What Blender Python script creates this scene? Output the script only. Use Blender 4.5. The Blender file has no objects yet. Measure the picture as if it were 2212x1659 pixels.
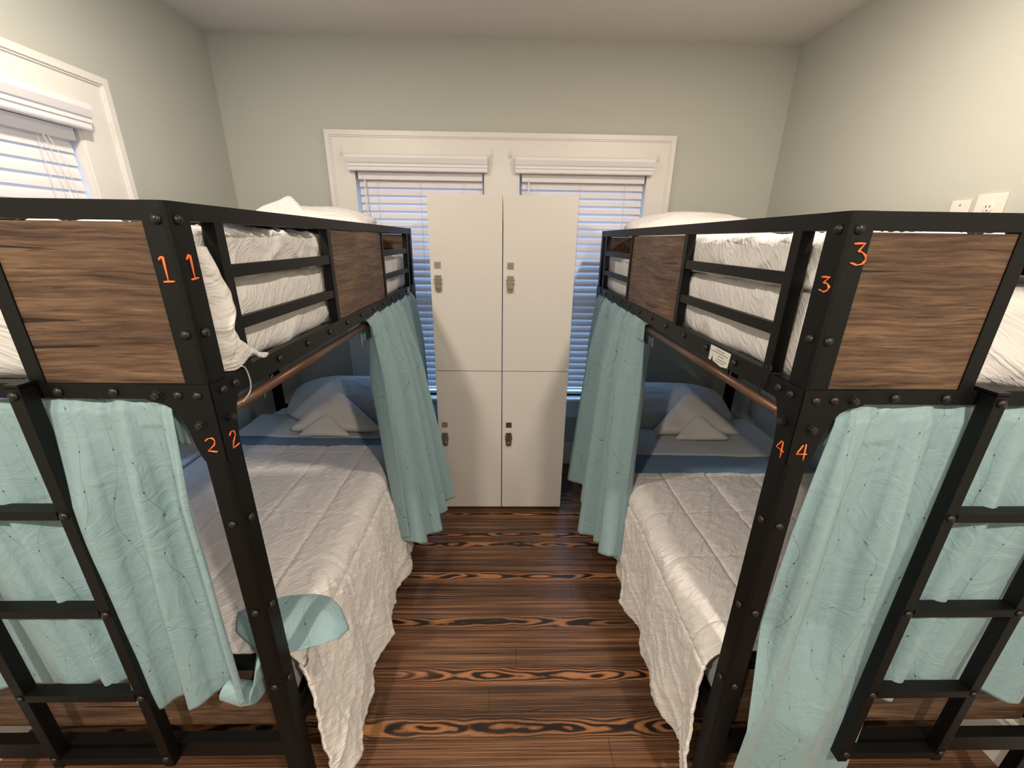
import bpy, bmesh, math, random
import numpy as np
from mathutils import Vector, Matrix, noise
random.seed(7)
C = bpy.context.scene.collection
PI = math.pi
def N(x, y, z): return noise.noise(Vector((x, y, z)))
def ridge(x, y, z): return (1 - min(1, abs(N(x, y, z)) * 2.6)) ** 3

# ------------------------------------------------------------ materials
def mat(name, col, rough=.6, metal=0, spec=.5, sheen=0):
    m = bpy.data.materials.new(name); m.use_nodes = True
    b = m.node_tree.nodes['Principled BSDF']
    b.inputs['Base Color'].default_value = (*col, 1); b.inputs['Roughness'].default_value = rough
    b.inputs['Metallic'].default_value = metal; b.inputs['Specular IOR Level'].default_value = spec
    if sheen: b.inputs['Sheen Weight'].default_value = sheen; b.inputs['Sheen Roughness'].default_value = .4
    return m
class G:
    """tiny node-graph helper"""
    def __init__(s, m): s.t = m.node_tree; s.b = s.t.nodes['Principled BSDF']
    def n(s, kind, **kw):
        x = s.t.nodes.new(kind)
        for k, v in kw.items(): setattr(x, k, v)
        return x
    def l(s, a, b): s.t.links.new(a, b)
    def val(s, inp, v):
        if hasattr(v, 'is_linked') or hasattr(v, 'links'): s.l(v, inp)
        else: inp.default_value = v
    def m(s, op, a, b=0.0, c=0.0):
        x = s.n('ShaderNodeMath', operation=op)
        s.val(x.inputs[0], a); s.val(x.inputs[1], b); s.val(x.inputs[2], c)
        return x.outputs[0]
    def vec(s, x, y, z):
        v = s.n('ShaderNodeCombineXYZ'); s.val(v.inputs[0], x); s.val(v.inputs[1], y); s.val(v.inputs[2], z)
        return v.outputs[0]
    def noise(s, v, scale=1., detail=2., rough=.5, dist=0.):
        x = s.n('ShaderNodeTexNoise'); s.l(v, x.inputs['Vector'])
        x.inputs['Scale'].default_value = scale; x.inputs['Detail'].default_value = detail
        x.inputs['Roughness'].default_value = rough; x.inputs['Distortion'].default_value = dist
        return x.outputs['Fac']
    def ramp(s, f, stops, interp='LINEAR'):
        r = s.n('ShaderNodeValToRGB'); s.l(f, r.inputs[0]); cr = r.color_ramp; cr.interpolation = interp
        while len(cr.elements) < len(stops): cr.elements.new(.5)
        for e, (p, c) in zip(cr.elements, stops): e.position = p; e.color = (*c, 1) if len(c) == 3 else c
        return r.outputs[0]
    def mix(s, f, a, b, blend='MIX'):
        x = s.n('ShaderNodeMix', data_type='RGBA', blend_type=blend)
        s.val(x.inputs[0], f)
        for i, v in ((6, a), (7, b)):
            if isinstance(v, tuple): x.inputs[i].default_value = (*v, 1)
            else: s.l(v, x.inputs[i])
        return x.outputs[2]
    def bump(s, h, strength=.3, dist=.01):
        x = s.n('ShaderNodeBump'); s.l(h, x.inputs['Height']); x.inputs['Strength'].default_value = strength
        x.inputs['Distance'].default_value = dist; s.l(x.outputs[0], s.b.inputs['Normal'])
    def pos(s):
        p = s.n('ShaderNodeNewGeometry').outputs['Position']; q = s.n('ShaderNodeSeparateXYZ'); s.l(p, q.inputs[0])
        return p, q.outputs[0], q.outputs[1], q.outputs[2]

def wall_mat(name, col):
    m = mat(name, col, .75, spec=.25); g = G(m); p, x, y, z = g.pos()
    g.bump(g.noise(p, 160, 2), .12, .002); return m
M_wall = wall_mat('sage_paint', (.52, .53, .475))
M_ceil = wall_mat('ceiling_paint', (.66, .62, .57))
M_trim = mat('white_trim_paint', (.78, .745, .70), .38)
M_black = mat('black_powder_coat', (.0030, .0028, .0027), .48, .0, .27)
g = G(M_black); p, x, y, z = g.pos(); g.bump(g.noise(p, 900, 1), .06, .0008)
M_bolt = mat('dark_bolt_steel', (.020, .018, .017), .34, .2)
M_locker = mat('locker_laminate', (.60, .565, .52), .5, spec=.3)
M_lockgap = mat('locker_painted_shade', (.05, .04, .035), .6)
M_steel = mat('brushed_nickel', (.34, .30, .25), .36, .85)
M_plate = mat('number_plate_steel', (.36, .32, .26), .4, .6)
M_darkplate = mat('dark_bronze', (.12, .085, .05), .4, .6)
M_key = mat('keyhole_black', (.01, .01, .01), .6)
M_rod = mat('bronze_rod', (.115, .062, .038), .36, .35)
M_wire = mat('pale_wire', (.62, .66, .62), .35, .4)
M_cord = mat('black_cable', (.01, .01, .01), .6)
M_orange = mat('orange_marker_paint', (.95, .20, .055), .55)
M_paper = mat('paper_label', (.72, .70, .66), .7)
M_ink = mat('grey_ink', (.25, .25, .25), .8)
M_tan = mat('tan_sticker', (.40, .30, .23), .7)
M_slat = mat('white_blind_slat', (.80, .76, .76), .42)
M_cordw = mat('white_blind_cord', (.62, .60, .60), .8)
M_plastic = mat('white_plastic', (.80, .75, .68), .35)
M_clear = mat('clear_plastic', (.78, .76, .72), .2); 
M_blueport = mat('blue_socket', (.02, .06, .25), .4)
M_slot = mat('socket_slot', (.05, .04, .03), .6)
M_bulb = mat('lamp_lens', (1, 1, 1)); b = M_bulb.node_tree.nodes['Principled BSDF']
b.inputs['Emission Color'].default_value = (1, .85, .66, 1); b.inputs['Emission Strength'].default_value = 6

def glass():
    m = bpy.data.materials.new('window_glass'); m.use_nodes = True; t = m.node_tree; t.nodes.clear()
    o = t.nodes.new('ShaderNodeOutputMaterial'); mx = t.nodes.new('ShaderNodeMixShader'); a = t.nodes.new('ShaderNodeBsdfTransparent')
    gl = t.nodes.new('ShaderNodeBsdfGlossy'); gl.inputs['Roughness'].default_value = .02; mx.inputs[0].default_value = .07
    t.links.new(a.outputs[0], mx.inputs[1]); t.links.new(gl.outputs[0], mx.inputs[2]); t.links.new(mx.outputs[0], o.inputs[0]); return m
M_glass = glass()

def cloth_mat(name, col, wr=.5, fine=300, sheen=.1, coarse=6, across=4.5, d=0):
    # long soft creases: noise stretched along a diagonal of the cloth
    m = mat(name, col, .85, spec=.2, sheen=sheen); g = G(m); p, x, y, z = g.pos()
    al = g.m('ADD', g.m('ADD', y, z), x) if d == 0 else g.m('ADD', x, y)
    ac = g.m('SUBTRACT', g.m('SUBTRACT', y, z), g.m('MULTIPLY', x, .6)) if d == 0 else g.m('SUBTRACT', g.m('SUBTRACT', x, y), g.m('MULTIPLY', z, 1.2))
    v = g.vec(g.m('MULTIPLY', al, 1.), g.m('MULTIPLY', ac, across), g.m('MULTIPLY', z, .7))
    a = g.m('ABSOLUTE', g.m('SUBTRACT', g.noise(v, coarse, 3, .55, 1.1), .5))
    a2 = g.m('ABSOLUTE', g.m('SUBTRACT', g.noise(p, coarse * 1.4, 3, .5, .8), .5))
    h = g.m('ADD', g.m('MULTIPLY', a, .75), g.m('MULTIPLY', a2, .55))
    g.bump(g.m('ADD', h, g.m('MULTIPLY', g.noise(p, fine, 1), .02)), wr, .035); return m
M_sheet = cloth_mat('white_cotton', (.76, .735, .715), .55, coarse=5)
M_quilt = cloth_mat('pale_grey_quilt_cotton', (.74, .705, .68), .50, coarse=7, across=5, d=1)
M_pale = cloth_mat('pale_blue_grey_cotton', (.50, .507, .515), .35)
M_blue = cloth_mat('blue_cotton', (.15, .235, .34), .25)
M_ltblue = cloth_mat('light_blue_cotton', (.38, .48, .62), .25)
M_towel = cloth_mat('white_terry', (.68, .65, .61), .10, 420, .3, 6, 1)

def curtain_mat():
    m = mat('teal_satin_with_beaded_threads', (.30, .445, .475), .46, spec=.35, sheen=.25); g = G(m)
    uv = g.n('ShaderNodeUVMap'); q = g.n('ShaderNodeSeparateXYZ'); g.l(uv.outputs[0], q.inputs[0]); u, v = q.outputs[0], q.outputs[1]
    lines = None
    for off, A, lam, ph, P, bs in ((.05, .045, .55, 0, .31, .085), (.15, .06, .42, 1.9, .31, .07), (.24, .035, .73, 4.0, .31, .11)):
        xo = g.m('MULTIPLY_ADD', g.m('SINE', g.m('MULTIPLY_ADD', v, 2 * PI / lam, ph)), A, off)
        xo = g.m('ADD', xo, g.m('MULTIPLY', g.m('SINE', g.m('MULTIPLY_ADD', v, 2 * PI / (lam * .37), ph * 2)), A * .3))
        d = g.m('ABSOLUTE', g.m('SUBTRACT', g.m('FLOORED_MODULO', g.m('SUBTRACT', u, xo), P), P / 2))
        ln = g.m('LESS_THAN', d, .0007)
        vb = g.m('ABSOLUTE', g.m('SUBTRACT', g.m('FLOORED_MODULO', g.m('ADD', v, off * 3), bs), bs / 2))
        bead = g.m('LESS_THAN', g.m('SQRT', g.m('ADD', g.m('MULTIPLY', d, d), g.m('MULTIPLY', vb, vb))), .0024)
        s = g.m('MAXIMUM', g.m('MULTIPLY', ln, .5), bead)
        lines = s if lines is None else g.m('MAXIMUM', lines, s)
    c = g.mix(lines, (.30, .445, .475), (.07, .10, .105)); g.l(c, g.b.inputs['Base Color'])
    p, x, y, z = g.pos(); a = g.noise(p, 9, 4, .6, 1.2); g.bump(g.m('ADD', g.m('ABSOLUTE', g.m('SUBTRACT', a, .5)), g.m('MULTIPLY', g.noise(p, 700, 1), .02)), .28, .03)
    t = m.node_tree; out = t.nodes['Material Output']; tr = t.nodes.new('ShaderNodeBsdfTranslucent'); mx = t.nodes.new('ShaderNodeMixShader')
    t.links.new(c, tr.inputs[0]); mx.inputs[0].default_value = .14
    t.links.new(g.b.outputs[0], mx.inputs[1]); t.links.new(tr.outputs[0], mx.inputs[2]); t.links.new(mx.outputs[0], out.inputs[0])
    return m
M_curt = curtain_mat()

def panel_mat():
    m = mat('rustic_oak_laminate', (.2, .12, .07), .5, spec=.3); g = G(m); p, x, y, z = g.pos()
    al = g.m('ADD', x, y)
    zz = g.m('ADD', z, g.m('MULTIPLY', g.noise(g.vec(al, g.m('MULTIPLY', z, 2.), 1.), 4, 1), .025))
    big = g.noise(g.vec(g.m('MULTIPLY', al, 2.2), g.m('MULTIPLY', zz, 19), 3.), 1.6, 5, .65)
    fine = g.noise(g.vec(g.m('MULTIPLY', al, 7), g.m('MULTIPLY', zz, 150), 5.), 1, 4, .65)
    f = g.m('ADD', g.m('MULTIPLY', big, .50), g.m('MULTIPLY', fine, .54))
    col = g.ramp(f, [(.37, (.040, .023, .015)), (.47, (.085, .049, .030)), (.55, (.135, .079, .047)), (.66, (.215, .133, .080))])
    cr = g.noise(g.vec(g.m('MULTIPLY', al, 2.0), g.m('MULTIPLY', zz, 62), 8.), 1, 1, .4)
    ck = g.m('MULTIPLY', g.m('LESS_THAN', cr, .305), .95)
    cr2 = g.noise(g.vec(g.m('MULTIPLY', al, 8), g.m('MULTIPLY', zz, 210), 4.), 1, 2, .5)
    ck2 = g.m('MULTIPLY', g.m('LESS_THAN', cr2, .36), .55)
    col = g.mix(g.m('MAXIMUM', ck, ck2), col, (.018, .010, .007)); g.l(col, g.b.inputs['Base Color'])
    g.bump(fine, .10, .003); return m
M_panel = panel_mat()

def floor_mat():
    m = mat('dark_heart_pine', (.1, .05, .02), .34, spec=.45); g = G(m); p, x, y, z = g.pos()
    W = .090
    row = g.m('FLOOR', g.m('DIVIDE', y, W)); fy = g.m('SUBTRACT', g.m('DIVIDE', y, W), row)
    wn = g.n('ShaderNodeTexWhiteNoise', noise_dimensions='1D'); g.l(row, wn.inputs['W']); r = wn.outputs['Value']
    wn2 = g.n('ShaderNodeTexWhiteNoise', noise_dimensions='1D'); g.l(g.m('ADD', row, 71.3), wn2.inputs['W']); r2 = wn2.outputs['Value']
    gx = g.m('ADD', x, g.m('MULTIPLY', r, 31.))
    # nested-U (cathedral) figure: contour bands of a parabola across the board plus drift along it
    ca_ = g.m('GREATER_THAN', r2, .50)
    cen = g.m('ADD', g.m('MULTIPLY', ca_, g.m('MULTIPLY_ADD', r, .5, .25)), g.m('MULTIPLY', g.m('SUBTRACT', 1., ca_), g.m('MULTIPLY_ADD', r, -.5, -.25)))
    dy = g.m('SUBTRACT', fy, cen)
    n1 = g.noise(g.vec(g.m('MULTIPLY', gx, 3.2), g.m('MULTIPLY', y, 9.), g.m('MULTIPLY', r2, 9.)), 1, 2, .5)
    n2 = g.noise(g.vec(g.m('MULTIPLY', gx, 15), g.m('MULTIPLY', y, 40.), 2.), 1, 2)
    par = g.m('MULTIPLY', g.m('MULTIPLY', dy, dy), g.m('ADD', 10., g.m('MULTIPLY', r, 8.)))
    val = g.m('ADD', g.m('ADD', par, g.m('MULTIPLY', gx, g.m('MULTIPLY_ADD', r, 5., -1.5))), g.m('ADD', g.m('MULTIPLY', n1, 5.5), g.m('MULTIPLY', n2, .55)))
    band = g.m('MULTIPLY_ADD', g.m('SINE', g.m('MULTIPLY', val, 6.283)), .5, .5)
    cath = g.ramp(band, [(.0, (.012, .008, .007)), (.30, (.026, .014, .010)), (.46, (.17, .074, .031)), (.80, (.30, .135, .055)), (1., (.34, .16, .066))])
    st = g.noise(g.vec(g.m('MULTIPLY', gx, 1.6), g.m('MULTIPLY', y, 210.), 6.), 1, 4, .65)
    st2 = g.noise(g.vec(g.m('MULTIPLY', gx, 1.), g.m('MULTIPLY', y, 38.), 1.), 1, 2, .5)
    sf = g.m('ADD', g.m('ADD', g.m('MULTIPLY', st, .55), g.m('MULTIPLY', st2, .35)), g.m('MULTIPLY', band, .10))
    stra = g.ramp(sf, [(.37, (.028, .014, .009)), (.46, (.075, .037, .020)), (.54, (.145, .074, .038)), (.64, (.34, .19, .100))])
    near = g.m('SUBTRACT', 1., g.m('MINIMUM', 1., g.m('MULTIPLY', g.m('MULTIPLY', dy, dy), 7.)))
    patch = g.m('MAXIMUM', 0., g.m('MINIMUM', 1., g.m('MULTIPLY', g.m('SUBTRACT', g.noise(g.vec(g.m('MULTIPLY', gx, 1.1), g.m('MULTIPLY', row, 3.7), 0.), 1, 0), .36), 7.)))
    mask = g.m('MULTIPLY', g.m('MULTIPLY', ca_, patch), g.m('MAXIMUM', near, 0.))
    col = g.mix(mask, stra, cath)
    col = g.mix(.6, col, g.ramp(r, [(0, (.55, .52, .52)), (.5, (1., .93, .9)), (1, (1.4, 1.2, 1.1))]), 'MULTIPLY')
    edge = g.m('LESS_THAN', g.m('SUBTRACT', .5, g.m('ABSOLUTE', g.m('SUBTRACT', fy, .5))), .012)
    bx = g.m('LESS_THAN', g.m('ABSOLUTE', g.m('SUBTRACT', g.m('FLOORED_MODULO', gx, 2.3), 1.1)), .0012)
    col = g.mix(g.m('MULTIPLY', g.m('MAXIMUM', edge, bx), .8), col, (.006, .004, .003))
    g.l(col, g.b.inputs['Base Color']); g.l(g.m('MULTIPLY_ADD', st, .25, .24), g.b.inputs['Roughness'])
    g.bump(g.m('SUBTRACT', g.m('MULTIPLY', st, .3), edge), .12, .002); return m
M_floor = floor_mat()

# ------------------------------------------------------------ mesh helpers
LOC = {}
def link(o, parent=None):
    C.objects.link(o)
    if parent is not None: o.parent = parent
    return o
def tag(o, label=None, cat=None, group=None, kind=None):
    if label: o['label'] = label
    if cat: o['category'] = cat
    if group: o['group'] = group
    if kind: o['kind'] = kind
    return o
def empty(name, loc):
    o = bpy.data.objects.new(name, None); o.location = loc; o.empty_display_size = .1; C.objects.link(o)
    LOC[o.name] = Vector(loc); return o
def obj(name, vf, m, parent=None, smooth=False, uv=None, flip=True, bevel=0, label=None, origin=None):
    """world-space verts/faces -> one mesh object; its origin is the parent's origin (or 'origin')"""
    V, F = vf
    off = LOC.get(parent.name, Vector((0, 0, 0))) if parent is not None else Vector(origin or (0, 0, 0))
    me = bpy.data.meshes.new(name)
    me.from_pydata([tuple(Vector(v) - off) for v in V], [], F)
    if uv is not None:
        L = me.uv_layers.new(name='UVMap')
        for lp in me.loops: L.data[lp.index].uv = uv[lp.vertex_index]
    if flip:
        bm = bmesh.new(); bm.from_mesh(me); bmesh.ops.recalc_face_normals(bm, faces=bm.faces)
        if bevel: bmesh.ops.bevel(bm, geom=[e for e in bm.edges if e.calc_length() > bevel * 2.5], offset=bevel, segments=2, profile=.7, affect='EDGES')
        bm.to_mesh(me); bm.free()
    if smooth:
        for pl in me.polygons: pl.use_smooth = True
    me.materials.append(m)
    o = bpy.data.objects.new(name, me); C.objects.link(o)
    if parent is not None: o.parent = parent; LOC[o.name] = off
    else: o.location = off; LOC[o.name] = Vector(off)
    if label: o['label'] = label
    return o
def fixparent(o, parent):
    pass
def join(*vfs):
    V, F = [], []
    for v, f in vfs:
        n = len(V); V += list(v); F += [tuple(i + n for i in q) for q in f]
    return V, F
def box(x0, x1, y0, y1, z0, z1):
    if x0 > x1: x0, x1 = x1, x0
    if y0 > y1: y0, y1 = y1, y0
    V = [(x, y, z) for z in (z0, z1) for y in (y0, y1) for x in (x0, x1)]
    return V, [(0, 2, 3, 1), (4, 5, 7, 6), (0, 1, 5, 4), (2, 6, 7, 3), (0, 4, 6, 2), (1, 3, 7, 5)]
def prism(poly, f0, f1):
    """poly: list of 2D; f0,f1 map 2D to 3D for both caps"""
    n = len(poly); V = [f0(*p) for p in poly] + [f1(*p) for p in poly]
    return V, [tuple(range(n))[::-1], tuple(range(n, 2 * n))] + [(i, (i + 1) % n, n + (i + 1) % n, n + i) for i in range(n)]
def tube(pts, r, seg=10, cap=True):
    pts = [Vector(p) for p in pts]; V, F = [], []; up = None
    for i, p in enumerate(pts):
        d = (pts[min(i + 1, len(pts) - 1)] - pts[max(i - 1, 0)]).normalized()
        if up is None: up = d.orthogonal().normalized()
        up = (up - d * up.dot(d)).normalized(); s = d.cross(up); rr = r[i] if isinstance(r, (list, tuple)) else r
        for k in range(seg):
            a = 2 * PI * k / seg; V.append(tuple(p + (up * math.cos(a) + s * math.sin(a)) * rr))
    for i in range(len(pts) - 1):
        for k in range(seg):
            a = i * seg + k; b2 = i * seg + (k + 1) % seg; F.append((a, b2, b2 + seg, a + seg))
    if cap: F += [tuple(range(seg))[::-1], tuple(range(len(V) - seg, len(V)))]
    return V, F
def lathe(prof, c, axis, seg=20):
    """prof: (radius, height along axis)"""
    ax = Vector(axis).normalized(); u = ax.orthogonal().normalized(); w = ax.cross(u); V, F = [], []
    for r, h in prof:
        for k in range(seg):
            a = 2 * PI * k / seg; V.append(tuple(Vector(c) + ax * h + (u * math.cos(a) + w * math.sin(a)) * max(r, 1e-5)))
    for i in range(len(prof) - 1):
        for k in range(seg):
            a = i * seg + k; b2 = i * seg + (k + 1) % seg; F.append((a, b2, b2 + seg, a + seg))
    F += [tuple(range(seg))[::-1], tuple(range(len(V) - seg, len(V)))]
    return V, F
def grid(fn, nu, nv):
    V = [fn(i / nu, j / nv) for j in range(nv + 1) for i in range(nu + 1)]
    F = [(j * (nu + 1) + i, j * (nu + 1) + i + 1, (j + 1) * (nu + 1) + i + 1, (j + 1) * (nu + 1) + i) for j in range(nv) for i in range(nu)]
    return V, F
def solid(o, th, off=-1):
    m = o.modifiers.new('thickness', 'SOLIDIFY'); m.thickness = th; m.offset = off; return o
def softbox(x0, x1, y0, y1, z0, z1, r, step=.03, disp=None):
    lo = Vector((min(x0, x1), min(y0, y1), z0)); hi = Vector((max(x0, x1), max(y0, y1), z1)); D = hi - lo
    n = [max(2, int(D[i] / step)) for i in range(3)]; bm = bmesh.new()
    for ax in range(3):
        a, b2 = [i for i in range(3) if i != ax]
        for side in (0, 1):
            vs = {}
            for i in range(n[a] + 1):
                for j in range(n[b2] + 1):
                    q = [0, 0, 0]; q[ax] = side; q[a] = i / n[a]; q[b2] = j / n[b2]
                    vs[i, j] = bm.verts.new((lo[0] + q[0] * D[0], lo[1] + q[1] * D[1], lo[2] + q[2] * D[2]))
            for i in range(n[a]):
                for j in range(n[b2]): bm.faces.new((vs[i, j], vs[i + 1, j], vs[i + 1, j + 1], vs[i, j + 1]))
    bmesh.ops.remove_doubles(bm, verts=bm.verts, dist=1e-5)
    for v in bm.verts:
        c = Vector([min(max(v.co[i], lo[i] + r), hi[i] - r) for i in range(3)]); d = v.co - c
        nn = d.normalized() if d.length > 1e-6 else Vector((0, 0, 1))
        v.co = c + nn * r
        if disp: v.co = disp(v.co, nn)
    bm.verts.index_update()
    V = [tuple(v.co) for v in bm.verts]; F = [tuple(v.index for v in f.verts) for f in bm.faces]; bm.free()
    return V, F

# ------------------------------------------------------------ camera (solved from the photograph)
f_px = 883.39; yaw, pitch, roll = -.0215, -.3398, .0140; H = 1.7473
cy, sy, cp, sp, cr, sr = math.cos(yaw), math.sin(yaw), math.cos(pitch), math.sin(pitch), math.cos(roll), math.sin(roll)
fw = Vector((-sy * cp, cy * cp, sp)); r0 = Vector((cy, sy, 0)); u0 = r0.cross(fw)
rt = cr * r0 + sr * u0; up = -sr * r0 + cr * u0
cam = bpy.data.cameras.new('camera'); co = bpy.data.objects.new('camera', cam); C.objects.link(co)
co.matrix_world = Matrix(((rt.x, up.x, -fw.x, 0), (rt.y, up.y, -fw.y, 0), (rt.z, up.z, -fw.z, H), (0, 0, 0, 1)))
cam.sensor_fit = 'HORIZONTAL'; cam.sensor_width = 36; cam.lens = f_px / 2212 * 36; cam.clip_start = .02
bpy.context.scene.camera = co

# ------------------------------------------------------------ room
XW0, XW1, YB, YF, ZC = -1.771, 1.784, 2.987, -2.6, 2.879
def struct(name, vf, m, parent=None, **k):
    o = obj(name, vf, m, parent, **k)
    if parent is None: o['kind'] = 'structure'
    return o
struct('floor', box(XW0 - .15, XW1 + .15, YF - .15, YB + .15, -.08, 0), M_floor)
struct('ceiling', box(XW0 - .15, XW1 + .15, YF - .15, YB + .15, ZC, ZC + .1), M_ceil)
def wall_x(x0, x1, y0, y1, holes):      # wall in the XZ plane with rectangular holes (xa,xb,za,zb)
    parts = []; xs = x0
    for xa, xb, za, zb in holes:
        parts += [box(xs, xa, y0, y1, 0, ZC), box(xa, xb, y0, y1, 0, za), box(xa, xb, y0, y1, zb, ZC)]; xs = xb
    return join(*parts, box(xs, x1, y0, y1, 0, ZC))
ZO0, ZO1 = .60, 2.165                    # window opening heights
HB = [(-.985, -.125), (.083, .943)]
HL = [(1.10, 1.968)]
struct('wall_back', wall_x(XW0, XW1, YB, YB + .13, [(a, b, ZO0, ZO1) for a, b in HB]), M_wall, flip=False)
V, F = wall_x(YF, YB + .13, 0, .13, [(HL[0][0], HL[0][1], ZO0, ZO1)])
struct('wall_left', ([(XW0 - y, x, z) for x, y, z in V], F), M_wall)
struct('wall_right', box(XW1, XW1 + .13, YF, YB + .13, 0, ZC), M_wall)
struct('wall_front', box(XW0, XW1, YF - .13, YF, 0, ZC), M_wall)
def base(axis, at, a0, a1, nrm):         # baseboard with a moulded top
    prof = [(0, 0), (.016, 0), (.016, .155), (.012, .165), (.012, .18), (.005, .192), (0, .192)]
    if axis == 'x': return prism(prof, lambda d, z: (a0, at + nrm * d, z), lambda d, z: (a1, at + nrm * d, z))
    return prism(prof, lambda d, z: (at + nrm * d, a0, z), lambda d, z: (at + nrm * d, a1, z))
struct('baseboard_back', base('x', YB, XW0, XW1, -1), M_trim)
struct('baseboard_left', base('y', XW0, YF, YB, 1), M_trim)
struct('baseboard_right', base('y', XW1, YF, YB, -1), M_trim)
struct('baseboard_front', base('x', YF, XW0, XW1, 1), M_trim)

def window(name, holes, a0, a1, T, mapf):
    """T: trim top. mapf(along, depth_into_room, z) -> world"""
    loc = mapf((a0 + a1) / 2, 0, ZO0); w = empty(name, loc); w['kind'] = 'structure'
    def mb(x0, x1, d0, d1, z0, z1):
        V, F = box(x0, x1, d0, d1, z0, z1); return [mapf(*v) for v in V], F
    cas = [mb(a0 + .028, a1 - .028, .0, .024, ZO1, T - .028)]
    xs = a0 + .028
    for h0, h1 in holes: cas.append(mb(xs, h0, 0, .024, ZO0 - .02, ZO1)); xs = h1
    cas.append(mb(xs, a1 - .028, 0, .024, ZO0 - .02, ZO1))
    # jamb liners
    for h0, h1 in holes:
        cas += [mb(h0, h0 + .012, -.10, .02, ZO0, ZO1), mb(h1 - .012, h1, -.10, .02, ZO0, ZO1), mb(h0, h1, -.10, .02, ZO1 - .012, ZO1)]
    obj('window_casing', join(*cas), M_trim, w)
    mo = [mb(a0, a1, 0, .036, T - .028, T), mb(a0, a0 + .028, 0, .036, ZO0 - .02, T - .028), mb(a1 - .028, a1, 0, .036, ZO0 - .02, T - .028),
          mb(a0 + .028, a1 - .028, .0, .030, T - .036, T - .028), mb(a0 + .028, a0 + .036, 0, .030, ZO0 - .02, T - .036), mb(a1 - .036, a1 - .028, 0, .030, ZO0 - .02, T - .036)]
    obj('casing_moulding', join(*mo), M_trim, w)
    V, F = prism([(-.10, .572), (.075, .572), (.085, .578), (.085, .594), (.078, .600), (-.10, .600)], lambda d, z: mapf(a0 - .03, d, z), lambda d, z: mapf(a1 + .03, d, z))
    obj('window_sill', (V, F), M_trim, w)
    obj('window_apron', join(mb(a0, a1, 0, .018, .44, .572), mb(a0, a1, .0, .028, .425, .44)), M_trim, w)
    for h0, h1 in holes:
        fr = []
        for z0, z1, dd in ((ZO0, 1.40, -.07), (1.37, ZO1, -.095)):
            fr += [mb(h0 + .012, h0 + .05, dd, dd + .025, z0, z1), mb(h1 - .05, h1 - .012, dd, dd + .025, z0, z1), mb(h0 + .05, h1 - .05, dd, dd + .025, z0, z0 + .05), mb(h0 + .05, h1 - .05, dd, dd + .025, z1 - .04, z1)]
        obj('window_sash', join(*fr), M_trim, w)
        obj('window_pane', mb(h0 + .045, h1 - .045, -.062, -.058, ZO0 + .04, 1.38), M_glass, w)
        obj('window_pane', mb(h0 + .045, h1 - .045, -.087, -.083, 1.38, ZO1 - .03), M_glass, w)
mb_back = lambda a, d, z: (a, YB - d, z)
mb_left = lambda a, d, z: (XW0 + d, a, z)
window('window_1', HB, -1.136, 1.09, 2.38, mb_back)
window('window_2', HL, .92, 2.149, 2.38, mb_left)

def blind(label, h0, h1, mapf, wand, cords, tassel=None, deg=61):
    loc = mapf((h0 + h1) / 2, 0, ZO1); w = empty('window_blind', loc); tag(w, label, 'window blind')
    s0, s1 = h0 + .028, h1 - .024
    def mb(x0, x1, d0, d1, z0, z1):
        V, F = box(x0, x1, d0, d1, z0, z1); return [mapf(*v) for v in V], F
    # crown-profile valance
    pr = [(.026, 2.150), (.058, 2.150), (.061, 2.156), (.061, 2.172), (.066, 2.176), (.066, 2.190), (.072, 2.196), (.076, 2.206), (.082, 2.222), (.082, 2.238), (.076, 2.243), (.026, 2.243)]
    obj('valance', prism(pr, lambda d, z: mapf(h0 - .018, d, z), lambda d, z: mapf(h1 + .012, d, z)), M_slat, w)
    obj('headrail', mb(s0, s1, -.045, .012, 2.105, 2.150), M_slat, w)
    sl = []; ang = math.radians(deg); z = 2.085
    while z > .655:
        ca, sa = math.cos(ang) * .0275, math.sin(ang) * .0275
        # inner edge low, outer edge high, gently crowned
        pts = []
        for k in range(5):
            q = k / 4 * 2 - 1; cr_ = .0022 * (1 - q * q)
            pts.append((-.018 - q * ca + cr_ * math.sin(ang), z + q * sa + cr_ * math.cos(ang)))
        poly = [(d + .0012, zz + .001) for d, zz in pts] + [(d - .0012, zz - .001) for d, zz in reversed(pts)]
        sl.append(prism(poly, lambda d, zz: mapf(s0, d, zz), lambda d, zz: mapf(s1, d, zz))); z -= .048
    o = obj('slats', join(*sl), M_slat, w)
    obj('bottom_rail', mb(s0, s1, -.036, .004, .615, .636), M_slat, w)
    cs = [tube([mapf(c, .0 + .004 * (k % 2), 2.11 - 1.48 * k / 30) for k in range(31)], .0011, 5) for c in cords]
    obj('ladder_cord', join(*cs), M_cordw, w)
    if wand: obj('tilt_wand', tube([mapf(wand, .012, 2.12), mapf(wand + .004, .03, 1.95), mapf(wand + .012, .032, 1.45)], .0045, 8), M_slat, w)
    if tassel:
        for k, (a, zz) in enumerate(tassel):
            o = obj('pull_cord', tube([mapf(a - .02 - .012 * k, .01, 2.12), mapf(a - .008, .03, 2.0), mapf(a, .03, zz)], .0012, 5), M_cordw, w)
            obj('tassel', lathe([(.002, 0), (.006, -.008), (.008, -.035), (.0065, -.045), (.001, -.046)], mapf(a, .03, zz), (0, 0, 1), 10), M_slat, o)
    return w
blind('white slatted blind with blue daylight, left of the two behind the lockers', *HB[0], mb_back, -.915, (-.84, -.56, -.27))
blind('white slatted blind with blue daylight, right of the two behind the lockers', *HB[1], mb_back, .155, (.22, .50, .80))
blind('white slatted blind on the left wall window above the bunk marked 1', *HL[0], mb_left, None, (1.25, 1.50, 1.80), ((1.83, 1.905), (1.86, 1.88)), deg=77)

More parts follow.
